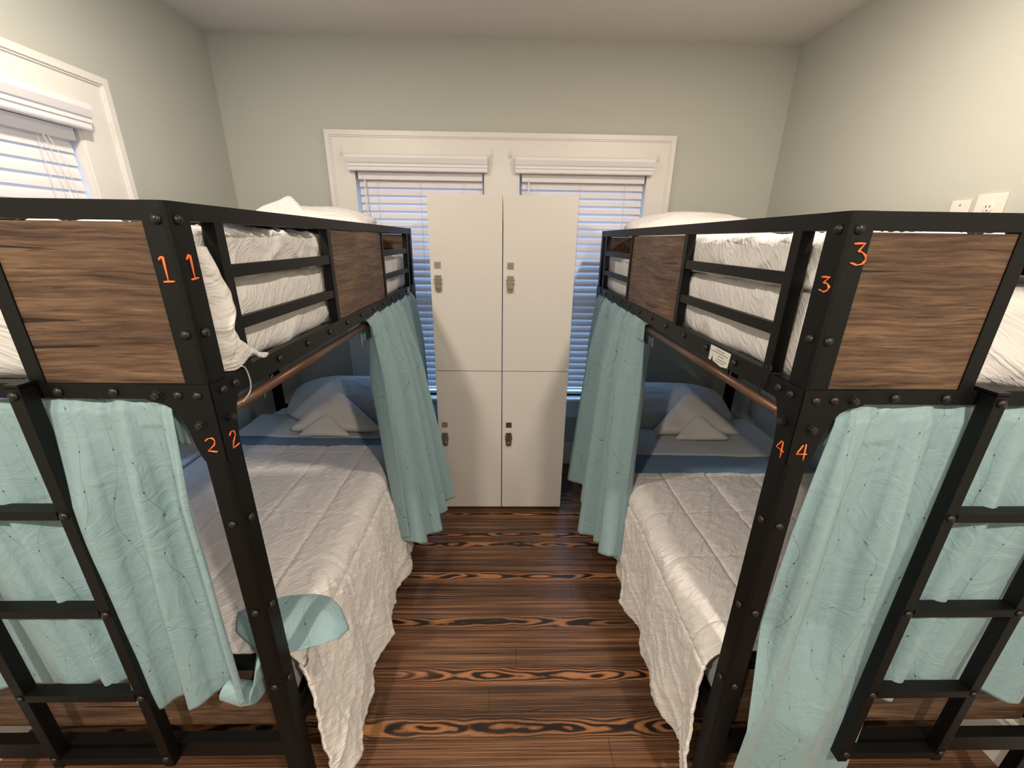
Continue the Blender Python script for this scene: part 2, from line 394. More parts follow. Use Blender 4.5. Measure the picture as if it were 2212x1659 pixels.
for x, z, l in ((-1.044, 2.265, 'small clear plastic adhesive hook on the trim beside the left end of the left valance'),
                (-.087, 2.262, 'small clear plastic adhesive hook on the trim at the right end of the left valance'),
                (.031, 2.265, 'small clear plastic adhesive hook on the trim at the left end of the right valance'),
                (.989, 2.262, 'small clear plastic adhesive hook on the trim beside the right end of the right valance')):
    y = YB - .0245
    h = obj('adhesive_hook', join(box(x - .010, x + .010, y - .004, y, z - .028, z + .024), box(x - .004, x + .004, y - .016, y - .004, z - .018, z - .013), box(x - .004, x + .004, y - .018, y - .013, z - .018, z + .002)), M_clear, origin=(x, y, z), bevel=.001)
    tag(h, l, 'hook', 'clear hooks on the window trim')

def can(x, y, l):
    w = empty('recessed_light', (x, y, ZC)); tag(w, l, 'ceiling light', 'recessed ceiling lights')
    obj('trim_ring', lathe([(.062, -.001), (.066, -.006), (.088, -.004), (.09, 0)], (x, y, ZC), (0, 0, 1), 32), M_trim, w)
    obj('lens', lathe([(.001, -.0015), (.062, -.0015), (.062, 0)], (x, y, ZC), (0, 0, 1), 32), M_bulb, w)
    L = bpy.data.lights.new('can_lamp', 'AREA'); L.shape = 'DISK'; L.size = .12; L.energy = PWR[(x > 0, y > 0)]; L.color = (1.0, .875, .75)
    o = bpy.data.objects.new('can_lamp', L); o.location = (x, y, ZC - .012); C.objects.link(o)
PWR = {(False, True): 20, (True, True): 19, (False, False): 58, (True, False): 58}
can(-1.04, 1.40, 'recessed ceiling light above the left bunk')
can(1.00, 1.40, 'recessed ceiling light above the right bunk')
can(-1.04, -.85, 'recessed ceiling light behind the camera, left side')
can(1.00, -.85, 'recessed ceiling light behind the camera, right side')

# ------------------------------------------------------------ wall plates on the right wall
def plate(y0, y1, z1, z0, label, kind):
    w = empty('wall_outlet' if kind == 'duplex' else 'network_jack', (XW1, (y0 + y1) / 2, z0)); tag(w, label, 'outlet')
    obj('cover_plate', box(XW1 - .008, XW1, y0, y1, z0, z1), M_plastic, w, bevel=.003)
    ym, x = (y0 + y1) / 2, XW1 - .0085
    if kind == 'duplex':
        for zc in (z1 - .048, z1 - .088):
            f = obj('socket', lathe([(.017, -.001), (.017, .0015), (.015, .0025)], (x, ym, zc), (-1, 0, 0), 24), M_plastic, w)
            obj('slot', join(box(x - .0035, x - .0022, ym + .005, ym + .007, zc, zc + .009), box(x - .0035, x - .0022, ym - .007, ym - .005, zc, zc + .008), box(x - .0035, x - .0022, ym - .002, ym + .002, zc - .011, zc - .007)), M_slot, f)
    else:
        obj('port', box(x - .004, x - .0, ym - .008, ym + .008, z1 - .068, z1 - .046), M_blueport, w)
        obj('screw', lathe([(.003, -.001), (.003, .001)], (x, ym, z1 - .018), (-1, 0, 0), 12), M_steel, w)
plate(1.555, 1.652, 1.928, 1.80, 'white wall plate with a two-socket outlet, the larger one nearer the camera', 'duplex')
plate(1.672, 1.742, 1.914, 1.80, 'white wall plate with a blue port, left of the larger outlet plate', 'port')

# ------------------------------------------------------------ lockers
def locker(x0, x1, label, info, nums):
    w = empty('locker', ((x0 + x1) / 2, 2.58, 0)); tag(w, label, 'locker', 'white lockers between the bunks')
    y0 = 2.35
    obj('cabinet_body', join(box(x0 + .001, x1 - .001, y0 + .021, 2.80, .03, 1.963), box(x0 + .03, x1 - .03, y0 + .06, 2.78, 0, .03)), M_locker, w, bevel=.001)
    obj('door_gap_shade', box(x0 + .004, x1 - .004, y0 + .019, y0 + .0215, .033, 1.960), M_lockgap, w)  # dark sheet behind the doors, shade of the gaps painted as colour
    for (z0, z1), (pm, hasp_dark), num in zip(((.999, 1.966), (.030, .995)), info, nums):
        d = obj('door', box(x0 + .001, x1 - .0025, y0, y0 + .018, z0, z1), M_locker, w, bevel=.0012)
        lx = x0 + .042; zp, zl = (1.609, 1.510) if z0 > .5 else (.641, .541)
        pl = obj('number_plate', box(lx - .018, lx + .018, y0 - .002, y0, zp - .018, zp + .018), pm, d, bevel=.0009)
        if num:
            strokes = {'1': [[(0, -1), (0, 1), (-.5, .5)]], '5': [[(.6, 1), (-.4, 1), (-.45, .1), (.3, .15), (.5, -.4), (.2, -1), (-.5, -.9)]], '3': [[(-.5, 1), (.5, 1), (0, .2), (.5, -.3), (.2, -1), (-.5, -.9)]]}
            vs = []
            for i, ch in enumerate(num):
                for st in strokes[ch]: vs.append(tube([(lx - .004 + i * .008 + a * .003, y0 - .0022, zp + b2 * .005) for a, b2 in st], .0005, 4))
            obj('number', join(*vs), M_key, pl)
        # swivel hasp lock
        out = [(-.017, .046), (.017, .046), (.018, .036), (.018, -.034), (.012, -.046), (-.012, -.046), (-.018, -.034), (-.018, .036)]
        mm = M_darkplate if hasp_dark else M_steel
        lk = obj('cam_lock', prism(out, lambda a, b2: (lx + a, y0 - .007, zl + b2), lambda a, b2: (lx + a, y0, zl + b2)), mm, d, bevel=.0012)
        for sx in (-1, 1):
            for sz in (.022, .002): obj('hinge_knuckle', lathe([(.0035, -.004), (.0045, 0), (.0035, .004)], (lx + sx * .019, y0 - .005, zl + sz), (0, 0, 1), 8), mm, lk)
            for sz in (.026, .004): obj('screw', lathe([(.0032, 0), (.0028, .0015), (.001, .002)], (lx + sx * .010, y0 - .007, zl + sz), (0, -1, 0), 10), M_steel, lk)
        obj('key_cylinder', lathe([(.0105, 0), (.0105, .006), (.0085, .010), (.0001, .010)], (lx, y0 - .007, zl - .024), (0, -1, 0), 20), M_steel, lk)
        obj('keyhole', box(lx - .0013, lx + .0013, y0 - .0178, y0 - .0168, zl - .030, zl - .018), M_key, lk)
locker(-.4113, -.0105, 'tall pale cream two-door locker, the left one of the pair', ((M_plate, 0), (M_plate, 0)), ('15', ''))
locker(-.0085, .3921, 'tall pale cream two-door locker, the right one of the pair', ((M_steel, 0), (M_darkplate, 1)), ('13', ''))

# ------------------------------------------------------------ bunk beds
BW, BL = 1.03, 1.98
ZT, ZM = 1.8036, 1.4645
def bolt_mesh():
    V, F = lathe([(.0095, 0), (.0090, .003), (.0068, .0058), (.0035, .0075), (.0005, .008)], (0, 0, 0), (0, -1, 0), 14)
    me = bpy.data.meshes.new('bolt'); me.from_pydata(V, [], F)
    for pl in me.polygons: pl.use_smooth = True
    me.materials.append(M_bolt); return me
BOLT = bolt_mesh()
def bolt(parent, p, nrm):
    o = bpy.data.objects.new('bolt', BOLT); C.objects.link(o); o.parent = parent
    o.location = Vector(p) - LOC[parent.name]
    o.rotation_euler = {'f': (0, 0, 0), 'l': (0, 0, -PI / 2), 'r': (0, 0, PI / 2)}[nrm]
    return o
HEX = None
def hexnut(parent, p, nrm):
    global HEX
    if HEX is None:
        V, F = lathe([(.011, 0), (.011, .002), (.0085, .002), (.0085, .008), (.006, .009), (.006, .011), (.0003, .0115)], (0, 0, 0), (0, -1, 0), 6)
        HEX = bpy.data.meshes.new('hex_bolt'); HEX.from_pydata(V, [], F); HEX.materials.append(M_bolt)
    o = bpy.data.objects.new('hex_bolt', HEX); C.objects.link(o); o.parent = parent; o.location = Vector(p) - LOC[parent.name]
    o.rotation_euler = {'f': (0, 0, 0), 'l': (0, 0, -PI / 2), 'r': (0, 0, PI / 2)}[nrm]
    return o
def ribbon(strokes, mapf, w=.0022):
    """hand painted strokes: thin raised tubes flattened on the surface"""
    out = []
    for st in strokes:
        P = [Vector(mapf(*q)) for q in st]; R = []
        for i in range(len(P) - 1):
            for k in range(4): R.append(P[i].lerp(P[i + 1], k / 4))
        R.append(P[-1]); out.append(tube(R, [w * (.75 + .25 * math.sin(i * .9)) for i in range(len(R))], 6))
    return join(*out)

def bunk(X0, Y0, g, label, lad0, nums):
    root = empty('bunk_bed', (X0 + g * BW / 2, Y0 + BL / 2, 0)); tag(root, label, 'bunk bed')
    S = lambda s: X0 + g * s
    W = lambda s, t, z: (S(s), Y0 + t, z)
    bb = lambda s0, s1, t0, t1, z0, z1: box(S(s0), S(s1), Y0 + t0, Y0 + t1, z0, z1)
    aisle = 'r' if g < 0 else 'l'
    def post(fs, ft, z0, z1, name):
        # L angle with a rolled corner; fs/ft flip to the far side / far end
        a, b2, th, r = .046, .052, .004, .010
        prof = [(r, 0), (a, 0), (a, th), (r + .002, th), (th, r + .002), (th, b2), (0, b2), (0, r), (r * .3, r * .3)]
        q = [((BW - s if fs else s), (BL - t if ft else t)) for s, t in prof]
        return obj(name, prism(q, lambda s, t: W(s, t, z0), lambda s, t: W(s, t, z1)), M_black, root)
    for fs in (0, 1):
        for ft in (0, 1):
            lo = post(fs, ft, 0, ZM - .001, 'lower_post'); hi = post(fs, ft, ZM, ZT, 'upper_post')
            foot = bb(*( (BW - .046, BW) if fs else (0, .046)), *((BL - .05, BL) if ft else (0, .05)), 0, .012)
            obj('foot_cap', foot, M_black, lo)
            if not ft and not fs:
                for z in (1.13, .865, .60): bolt(lo, W(.024, 0, z), 'f'); bolt(lo, W(0, .026, z), aisle)
                for z in (1.773, 1.567): bolt(hi, W(.020, 0, z), 'f'); bolt(hi, W(0, .022, z), aisle)
                (o1, o2, lo_f, lo_s) = nums
                obj('painted_number', ribbon(o1, lambda x, z: (x, Y0 - .0008, z)), M_orange, hi, smooth=True)
                obj('painted_number', ribbon(o2, lambda y, z: (X0 - g * .0008, y, z)), M_orange, hi, smooth=True)
                obj('painted_number', ribbon(lo_f, lambda x, z: (x, Y0 - .0036, z), .0018), M_orange, lo, smooth=True)
                obj('painted_number', ribbon(lo_s, lambda y, z: (X0 - g * .0036, y, z), .0018), M_orange, lo, smooth=True)
    # corner gussets
    gz = [(0, 1.4655), (.135, 1.4655), (.135, 1.445), (.128, 1.433), (.116, 1.428), (.100, 1.426), (.083, 1.414), (.071, 1.394), (.063, 1.368), (.057, 1.335), (.051, 1.308), (.044, 1.292), (0, 1.292)]
    for fs in (0, 1):
        q = [(BW - a if fs else a, z) for a, z in gz]
        for t0, t1 in ((-.003, .0), (BL, BL + .003)):
            G1 = obj('corner_bracket', prism(q, lambda s, z: W(s, t0, z), lambda s, z: W(s, t1, z)), M_black, root)
            if t0 < 0 and not fs:
                hexnut(G1, W(.104, -.003, 1.443), 'f'); bolt(G1, W(.064, -.002, 1.444), 'f'); bolt(G1, W(.026, -.002, 1.443), 'f'); hexnut(G1, W(.034, -.003, 1.378), 'f')
        for ft in (0, 1):
            q2 = [(BL - a * .85 if ft else a * .85, z) for a, z in gz]; s0, s1 = ((-.003, 0) if not fs else (BW, BW + .003))
            G2 = obj('corner_bracket', prism(q2, lambda t, z: W(s0, t, z), lambda t, z: W(s1, t, z)), M_black, root)
            if not ft and not fs:
                bolt(G2, W(-.002, .032, 1.444), aisle); bolt(G2, W(-.002, .072, 1.445), aisle); hexnut(G2, W(-.003, .034, 1.380), aisle)
    # long side guards
    for fs in (0, 1):
        def ss(a, b2): return (BW - b2, BW - a) if fs else (a, b2)
        obj('top_rail', bb(*ss(.001, .028), .052, BL - .052, 1.771, ZT), M_black, root, bevel=.0015)
        rl = obj('side_rail', bb(*ss(.001, .026), .052, BL - .052, 1.418, 1.467), M_black, root, bevel=.0015)
        if not fs:
            for k in range(10): bolt(rl, W(.001, .266 + .163 * k, 1.4445), aisle)
        for t0, t1 in ((.120, .148), (.676, .702), (1.303, 1.327), (1.832, 1.860)):
            obj('guard_upright', bb(*ss(.001, .028), t0, t1, 1.467, 1.771), M_black, root)
        for z0, z1 in ((1.549, 1.575), (1.661, 1.688)):
            obj('guard_bar', bb(*ss(.003, .018), .148, .676, z0, z1), M_black, root)
            obj('guard_bar', bb(*ss(.003, .018), 1.327, 1.832, z0, z1), M_black, root)
        obj('wood_panel', bb(*ss(.006, .018), .702, 1.303, 1.467, 1.769), M_panel, root)
        obj('lower_side_rail', bb(*ss(.004, .028), .052, BL - .052, .37, .42), M_black, root)
    # ends
    for ft in (0, 1):
        def tt(a, b2): return (BL - b2, BL - a) if ft else (a, b2)
        er = obj('end_rail', bb(.046, BW - .046, *tt(.001, .027), 1.434, 1.466), M_black, root, bevel=.0015)
        if not ft: bolt(er, W(.192, .001, 1.449), 'f'); bolt(er, W(.30, .001, 1.449), 'f')
        if not ft: spans = [(.046, .350)] + [(BW - .350, BW - .046)]
        else: spans = [(.046, BW - .046)]
        for s0, s1 in spans:
            obj('end_top_rail', bb(s0, s1, *tt(.001, .027), 1.771, ZT), M_black, root, bevel=.0015)
        for s0, s1, u0_, u1_ in ((.048, .320, .320, .350), (BW - .320, BW - .048, BW - .350, BW - .320)):
            obj('wood_panel', bb(s0, s1, *tt(.004, .016), 1.467, 1.768), M_panel, root)
            obj('end_upright', bb(u0_, u1_, *tt(.001, .027), 1.466, 1.771), M_black, root)
        top = .60
        obj('lower_end_rail', bb(.046, BW - .046, *tt(.0, .030), .312, .373), M_black, root)
        obj('lower_top_rail', bb(.046, BW - .046, *tt(.045, .070), top, top + .03), M_black, root)
        obj('lower_panel', bb(.044, BW - .044, *tt(.047, .057), .373, top), M_panel, root)
    # ladder hung on the foot end
    s0 = lad0; w_ = .027; s1 = .640
    L1 = None
    for k, s in enumerate((s0, s1)):
        st = obj('ladder_rail', bb(s, s + w_, -.034, -.004, .33, 1.470), M_black, root, bevel=.002)
        obj('ladder_hook', bb(s, s + w_, -.034, .028, 1.4665, 1.474), M_black, st)
        for z in (1.452, 1.178, .899, .612, .366): bolt(st, W(s + w_ / 2, -.034, z), 'f')
    for z0, z1, tf in ((1.167, 1.189, -.036), (.888, .911, -.036), (.600, .624, -.036), (.340, .364, -.034)):
        obj('ladder_rung', bb(s0 + w_, s1, tf, -.004, z0, z1), M_black, root, bevel=.002)
    # slatted base hidden under the mattresses
    for z in (1.425, .385):
        obj('bed_slats', join(*[bb(.026, BW - .026, .12 + .17 * k, .17 + .17 * k, z, z + .012) for k in range(11)]), M_black, root)
    return root
n1 = ([[(-.6215, 1.704), (-.616, 1.710), (-.613, 1.709), (-.614, 1.666)], [(-.6225, 1.6655), (-.6025, 1.6665)]],
      [[(.7985, 1.704), (.806, 1.713), (.809, 1.711), (.8085, 1.669)], [(.799, 1.668), (.819, 1.670)]],
      [[(-.622, 1.342), (-.615, 1.348), (-.606, 1.349), (-.602, 1.343), (-.605, 1.333), (-.621, 1.319), (-.602, 1.317)]],
      [[(.796, 1.344), (.803, 1.351), (.812, 1.348), (.814, 1.338), (.804, 1.327), (.7985, 1.313), (.821, 1.314)]])
n3 = ([[(.632, 1.748), (.652, 1.749), (.643, 1.735), (.650, 1.734), (.658, 1.728), (.661, 1.720), (.656, 1.713), (.646, 1.711), (.634, 1.715)]],
      [[(.804, 1.687), (.784, 1.688), (.796, 1.677), (.786, 1.676), (.780, 1.670), (.782, 1.664), (.789, 1.660), (.803, 1.663)]],
      [[(.640, 1.342), (.6295, 1.320), (.652, 1.320)], [(.6455, 1.344), (.648, 1.304)]],
      [[(.793, 1.339), (.806, 1.319), (.781, 1.318)], [(.789, 1.339), (.7865, 1.300)]])
XL, YL, XR, YR = -.588, .779, .6145, .7715
bunk(XL, YL, -1, 'black metal bunk bed with wood panels, marked 1 and 2, left of the aisle', .334, n1)
bunk(XR, YR, 1, 'black metal bunk bed with wood panels, marked 3 and 4, right of the aisle', .362, n3)

# torn care label on the right bed, small sticker on the left bed
lab = [(1.072, 1.418), (1.078, 1.468), (1.178, 1.468), (1.178, 1.414), (1.165, 1.417), (1.158, 1.434), (1.152, 1.421), (1.12, 1.414)]
lab = [(1.066, 1.420), (1.060, 1.462), (1.172, 1.462), (1.174, 1.418), (1.160, 1.418), (1.154, 1.438), (1.148, 1.420), (1.100, 1.414)]
o = obj('care_label', prism(lab, lambda y, z: (XR - .0004, y, z), lambda y, z: (XR + .0008, y, z)), M_paper, origin=(XR, 1.12, 1.44)); tag(o, 'torn white paper label on the side rail of the right bunk', 'label')
for k, (y0, y1, z) in enumerate(((1.09, 1.14, 1.455), (1.07, 1.165, 1.448), (1.09, 1.125, 1.440), (1.075, 1.13, 1.431), (1.085, 1.135, 1.424))):
    obj('print_line', box(XR - .0009, XR - .0003, y0, y1, z - .0012, z + .0012), M_ink, o)
o = obj('sticker', box(XL - .001, XL + .0006, 2.545, 2.60, 1.425, 1.462), M_tan, origin=(XL, 2.57, 1.44)); tag(o, 'small tan sticker at the far end of the left bunk side rail', 'sticker')

# ------------------------------------------------------------ bedding
def mattress(X0, Y0, g, z0, z1, label, m, name='mattress', inset=.034, amp=.008):
    x0, x1 = X0 + g * inset, X0 + g * (BW - .034)
    def d(p, n):
        k = 1 if n.z < .7 else .35
        k *= 1.5
        a = ridge(p.y * 5 + p.z * 5, p.z * 3 - p.y * 3, p.x * 2 + 3) * amp * k + N(p.x * 6, p.y * 6, p.z * 6) * amp * .8
        return p + n * (a - amp)
    V, F = softbox(x0, x1, Y0 + .062, Y0 + BL - .04, z0, z1, .05, .018, d)
    o = obj(name, (V, F), m, smooth=True, origin=((x0 + x1) / 2, Y0 + BL / 2, z0)); tag(o, label, 'mattress'); return o
mattress(XL, YL, -1, 1.438, 1.668, 'mattress in a wrinkled white fitted sheet on the left upper bunk', M_sheet)
mattress(XR, YR, 1, 1.438, 1.668, 'mattress in a wrinkled white fitted sheet on the right upper bunk', M_sheet)
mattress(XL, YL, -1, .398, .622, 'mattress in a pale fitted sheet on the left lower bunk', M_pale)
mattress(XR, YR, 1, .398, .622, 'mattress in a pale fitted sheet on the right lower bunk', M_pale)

def duvet_upper(X0, Y0, g, label, bulge, seed):
    """crumpled comforter lying on the upper mattress, its edge turned down inside the guard rail"""
    nu, nv = 150, 150; t0, t1 = .055, 1.36
    def fn(u, v):
        t = t0 + (t1 - t0) * v; a = u * 1.16
        if a < .10: s, z, nx, nz = .031, 1.672 - .006 + a - .02, -1, 0
        elif a < .16:
            q = (a - .10) / .06 * PI / 2; s, z, nx, nz = .031 + .04 * (1 - math.cos(q)), 1.74 + .025 * math.sin(q), -math.cos(q), math.sin(q)
        else: s, z, nx, nz = .071 + (a - .16) * .92, 1.765 , 0, 1
        if a < .10: z = 1.655 + a * .85 - .012 * ridge(t * 3, seed, 0)
        k = ridge(t * 6 + a * 4, a * 5 - t * 2, seed) * .014 + N(t * 4, a * 6, seed + 2) * .014 + ridge(t * 13, a * 9 + t * 5, seed + 5) * .006
        k -= .012
        if a < .16: k = min(k, .004) 
        z += nz * k; s += -nx * -k if False else nx * max(min(k, .002), -.02) * 1
        z += -.02 * max(0, (s - .9)) + .012 * math.sin(s * 3) * (s > .07)
        if t < .16: z -= (.16 - t) ** 2 * 3.0 * (a > .1)
        return (X0 + g * max(s, .0305), Y0 + t, z)
    V, F = grid(fn, nu, nv)
    o = obj('comforter', (V, F), M_sheet, smooth=True, origin=(X0 + g * .5, Y0 + .7, 1.67)); tag(o, label, 'comforter'); solid(o, .014, 1 if g < 0 else -1)
    return o
duvet_upper(XL, YL, -1, 'rumpled white comforter on the left upper bunk', 1, 1.3)
duvet_upper(XR, YR, 1, 'rumpled white comforter on the right upper bunk', 0, 8.1)
# comforter corner spilling out between post and first upright of bunk 1
def spill(u, v):
    # v: 0 top .. 1 bottom ; u: 0 near post .. 1 outward
    z = 1.725 - .245 * v
    t0 = .056; wt = ((0, .046), (.2, .055), (.38, .078), (.5, .074), (.66, .046), (.8, .062), (.92, .11), (1, .155))
    for (va, wa), (vb_, wb) in zip(wt, wt[1:]):
        if va <= v <= vb_: q = (v - va) / (vb_ - va); q = q * q * (3 - 2 * q); wid = wa + (wb - wa) * q
    t = t0 + wid * u
    b_ = math.sin(min(1, u * 1.0) * PI) * (.020 + .022 * math.sin(v * PI * .9))
    s = .024 - b_ + (.006 * ridge(t * 14, z * 9, 3)) - .012 * v * u
    if t > .115: s = max(s, .0) if z > 1.52 else min(s, -.004 + .02 * (u < .3))
    z += .012 * math.sin(u * 9 + v * 3) * v
    return (XL - s, YL + t, z)
o = obj('comforter_corner', grid(spill, 30, 60), M_sheet, smooth=True, origin=(XL, YL + .09, 1.6)); solid(o, .006, 0)
o.name = 'pillowcase'; tag(o, 'white pillowcase spilling out between the corner post marked 1 and the guard rail', 'pillowcase')

def blue_sheet(X0, Y0, g, label):
    def fn(u, v):
        t = .50 + 1.05 * v; s = .055 + .92 * u
        t = t - .25 * (1 - v); e = min(u, 1 - u) * 8; z = 1.788 + .018 * min(1, e) + .008 * N(s * 5, t * 5, 2) + .01 * ridge(s * 4, t * 7, 5)
        if u < .05: z -= (.05 - u) * .3
        return (X0 + g * s, Y0 + t, z + .002)
    o = obj('top_sheet', grid(fn, 60, 60), M_ltblue, smooth=True, origin=(X0 + g * .5, Y0 + 1, 1.78)); tag(o, label, 'sheet'); solid(o, .006, 0)
blue_sheet(XL, YL, -1, 'light blue top sheet showing above the comforter on the left upper bunk')

def pillow(c, w, d, h, rot, m, label, seed=0, name='pillow', grp=None):
    n = 44; V, F = [], []
    R = Matrix.Rotation(rot[2], 3, 'Z') @ Matrix.Rotation(rot[0], 3, 'X') @ Matrix.Rotation(rot[1], 3, 'Y')
    def pt(u, v, sg):
        x, y = u * 2 - 1, v * 2 - 1
        pin = 1 - .10 * (x * x) * (1 - abs(y)) * 0 - .0
        ex = 1 - .10 * (1 - abs(y) ** 3) * 0; sx = x * (1 - .20 * abs(y) ** 3 * abs(x)) ; sy_ = y * (1 - .26 * abs(x) ** 3 * abs(y))
        hz = ((1 - abs(x) ** 2.4) * (1 - abs(y) ** 2.4)) ** .58
        k = .006 * ridge(x * 2 + seed, y * 3, sg + seed) + .012 * N(x * 1.7 + seed, y * 1.7, seed)
        p = Vector((sx * w / 2, sy_ * d / 2, sg * (h / 2 * hz + k * hz)))
        return tuple(Vector(c) + R @ p)
    for sg in (1, -1):
        v_, f_ = grid(lambda u, v: pt(u, v, sg), n, n)
        if sg < 0: f_ = [q[::-1] for q in f_]
        V, F = join((V, F), (v_, f_))
    me = obj(name, (V, F), m, smooth=True, origin=c)
    bm = bmesh.new(); bm.from_mesh(me.data); bmesh.ops.remove_doubles(bm, verts=bm.verts, dist=1e-4); bmesh.ops.recalc_face_normals(bm, faces=bm.faces); bm.to_mesh(me.data); bm.free()
    tag(me, label, 'pillow', grp); return me
pillow((-1.10, 2.46, 1.815), .74, .46, .17, (.16, 0, 0), M_sheet, 'plump white pillow at the head of the left upper bunk', 1)
pillow((1.07, 2.43, 1.800), .78, .48, .19, (.18, 0, 0), M_sheet, 'plump white pillow at the head of the right upper bunk', 5)
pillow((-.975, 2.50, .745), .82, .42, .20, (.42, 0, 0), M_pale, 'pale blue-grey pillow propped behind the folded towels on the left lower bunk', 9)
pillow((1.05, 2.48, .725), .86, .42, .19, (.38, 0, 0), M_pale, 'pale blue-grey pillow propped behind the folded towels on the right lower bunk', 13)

def tri_towel(A, B, apex, th, label, name='folded_towel', seed=0, grp='towels folded into triangles', rc=.035, m=None):
    """thick soft triangle with base A-B and the given apex"""
    A, B, P = Vector(A), Vector(B), Vector(apex); e1 = (B - A).normalized(); nrm = e1.cross(P - A).normalized()
    if nrm.y > 0: nrm = -nrm
    e2 = nrm.cross(e1); 
    if e2.dot(P - A) < 0: e2 = -e2
    T = [(0, 0), ((B - A).length, 0), ((P - A).dot(e1), (P - A).dot(e2))]
    ctr = (sum(p[0] for p in T) / 3, sum(p[1] for p in T) / 3)
    def shape(inset, seg=14):
        out = []
        inr = 1 - inset / (T[2][1] / 3)
        Q = [(ctr[0] + (p[0] - ctr[0]) * inr, ctr[1] + (p[1] - ctr[1]) * inr) for p in T]; r = rc
        for i in range(3):
            p, a, b2 = Vector(Q[i]), Vector(Q[i - 1]), Vector(Q[(i + 1) % 3])
            d1, d2 = (a - p).normalized(), (b2 - p).normalized()
            rr = min(r, (a - p).length * .3)
            s1_, s2_ = p + d1 * rr, p + d2 * rr
            for k in range(7):
                q = k / 6; out.append(s1_ * (1 - q) ** 2 + p * 2 * q * (1 - q) + s2_ * q * q)
            nx = Vector(Q[(i + 1) % 3]); dd = (p - nx).normalized(); e_ = nx + dd * min(r, (p - nx).length * .3)
            for k in range(1, seg): out.append(s2_.lerp(e_, k / seg))
        return out
    V, F = [], []; rings = []
    for k in range(9):
        ph = -PI / 2 + PI * k / 8; ins = th * .5 * (1 - math.cos(ph)); rings.append((ins, math.sin(ph) * th * .5))
    extra = [(th * .5 + (T[2][1] / 3 - th * .5) * q, th * .5) for q in (.15, .35, .6, .85)]
    rings = [(a, -c) for a, c in reversed(extra)] + rings + extra
    n = None
    for ins, c in rings:
        pts = shape(ins); n = len(pts)
        for q in pts:
            w = A + e1 * q.x + e2 * q.y + nrm * (c + .006 * N(q.x * 14, q.y * 14, seed) + .006 * math.sin(q.y * 30 + q.x * 24 + seed) * (c > 0))
            V.append(tuple(w))
    for i in range(len(rings) - 1):
        for k in range(n): F.append((i * n + k, i * n + (k + 1) % n, (i + 1) * n + (k + 1) % n, (i + 1) * n + k))
    F += [tuple(range(n))[::-1], tuple(range(len(V) - n, len(V)))]
    o = obj(name, (V, F), m or M_towel, smooth=True, origin=tuple((A + B) / 2)); tag(o, label, 'towel', grp); return o, e1, e2, nrm
def towel_set(cx, big, small, side, l1, l2):
    (a0, a1, ay, az, ap, apy, apz) = big
    tw, e1, e2, nn = tri_towel((a0, ay, az), (a1, ay, az), (ap, apy, apz), .075, l1, seed=cx, rc=.055)
    (b0, b1, by, bz, bp, bpy_, bpz) = small
    tri_towel((b0, by, bz), (b1, by, bz), (bp, bpy_, bpz), .045, l2, name='folded_washcloth', seed=cx + 3, rc=.03)
    return tw
towel_set(1, (-1.27, -.70, 2.185, .672, -1.005, 2.36, .865), (-1.185, -.875, 2.130, .668, -1.04, 2.235, .775), 1,
          'large white towel folded into a triangle on the left lower bunk', 'small white washcloth folded into a triangle on the left lower bunk')
towel_set(4, (.865, 1.425, 2.165, .672, 1.14, 2.35, .880), (.985, 1.315, 2.105, .668, 1.155, 2.22, .785), 1,
          'large white towel folded into a triangle on the right lower bunk', 'small white washcloth folded into a triangle on the right lower bunk')
# towel peak on upper bunk 1
tri_towel((-1.42, 2.30, 1.80), (-.95, 2.26, 1.80), (-1.17, 2.47, 1.955), .05, 'white towel folded to a peak leaning on the pillow of the left upper bunk', seed=7, m=M_sheet)

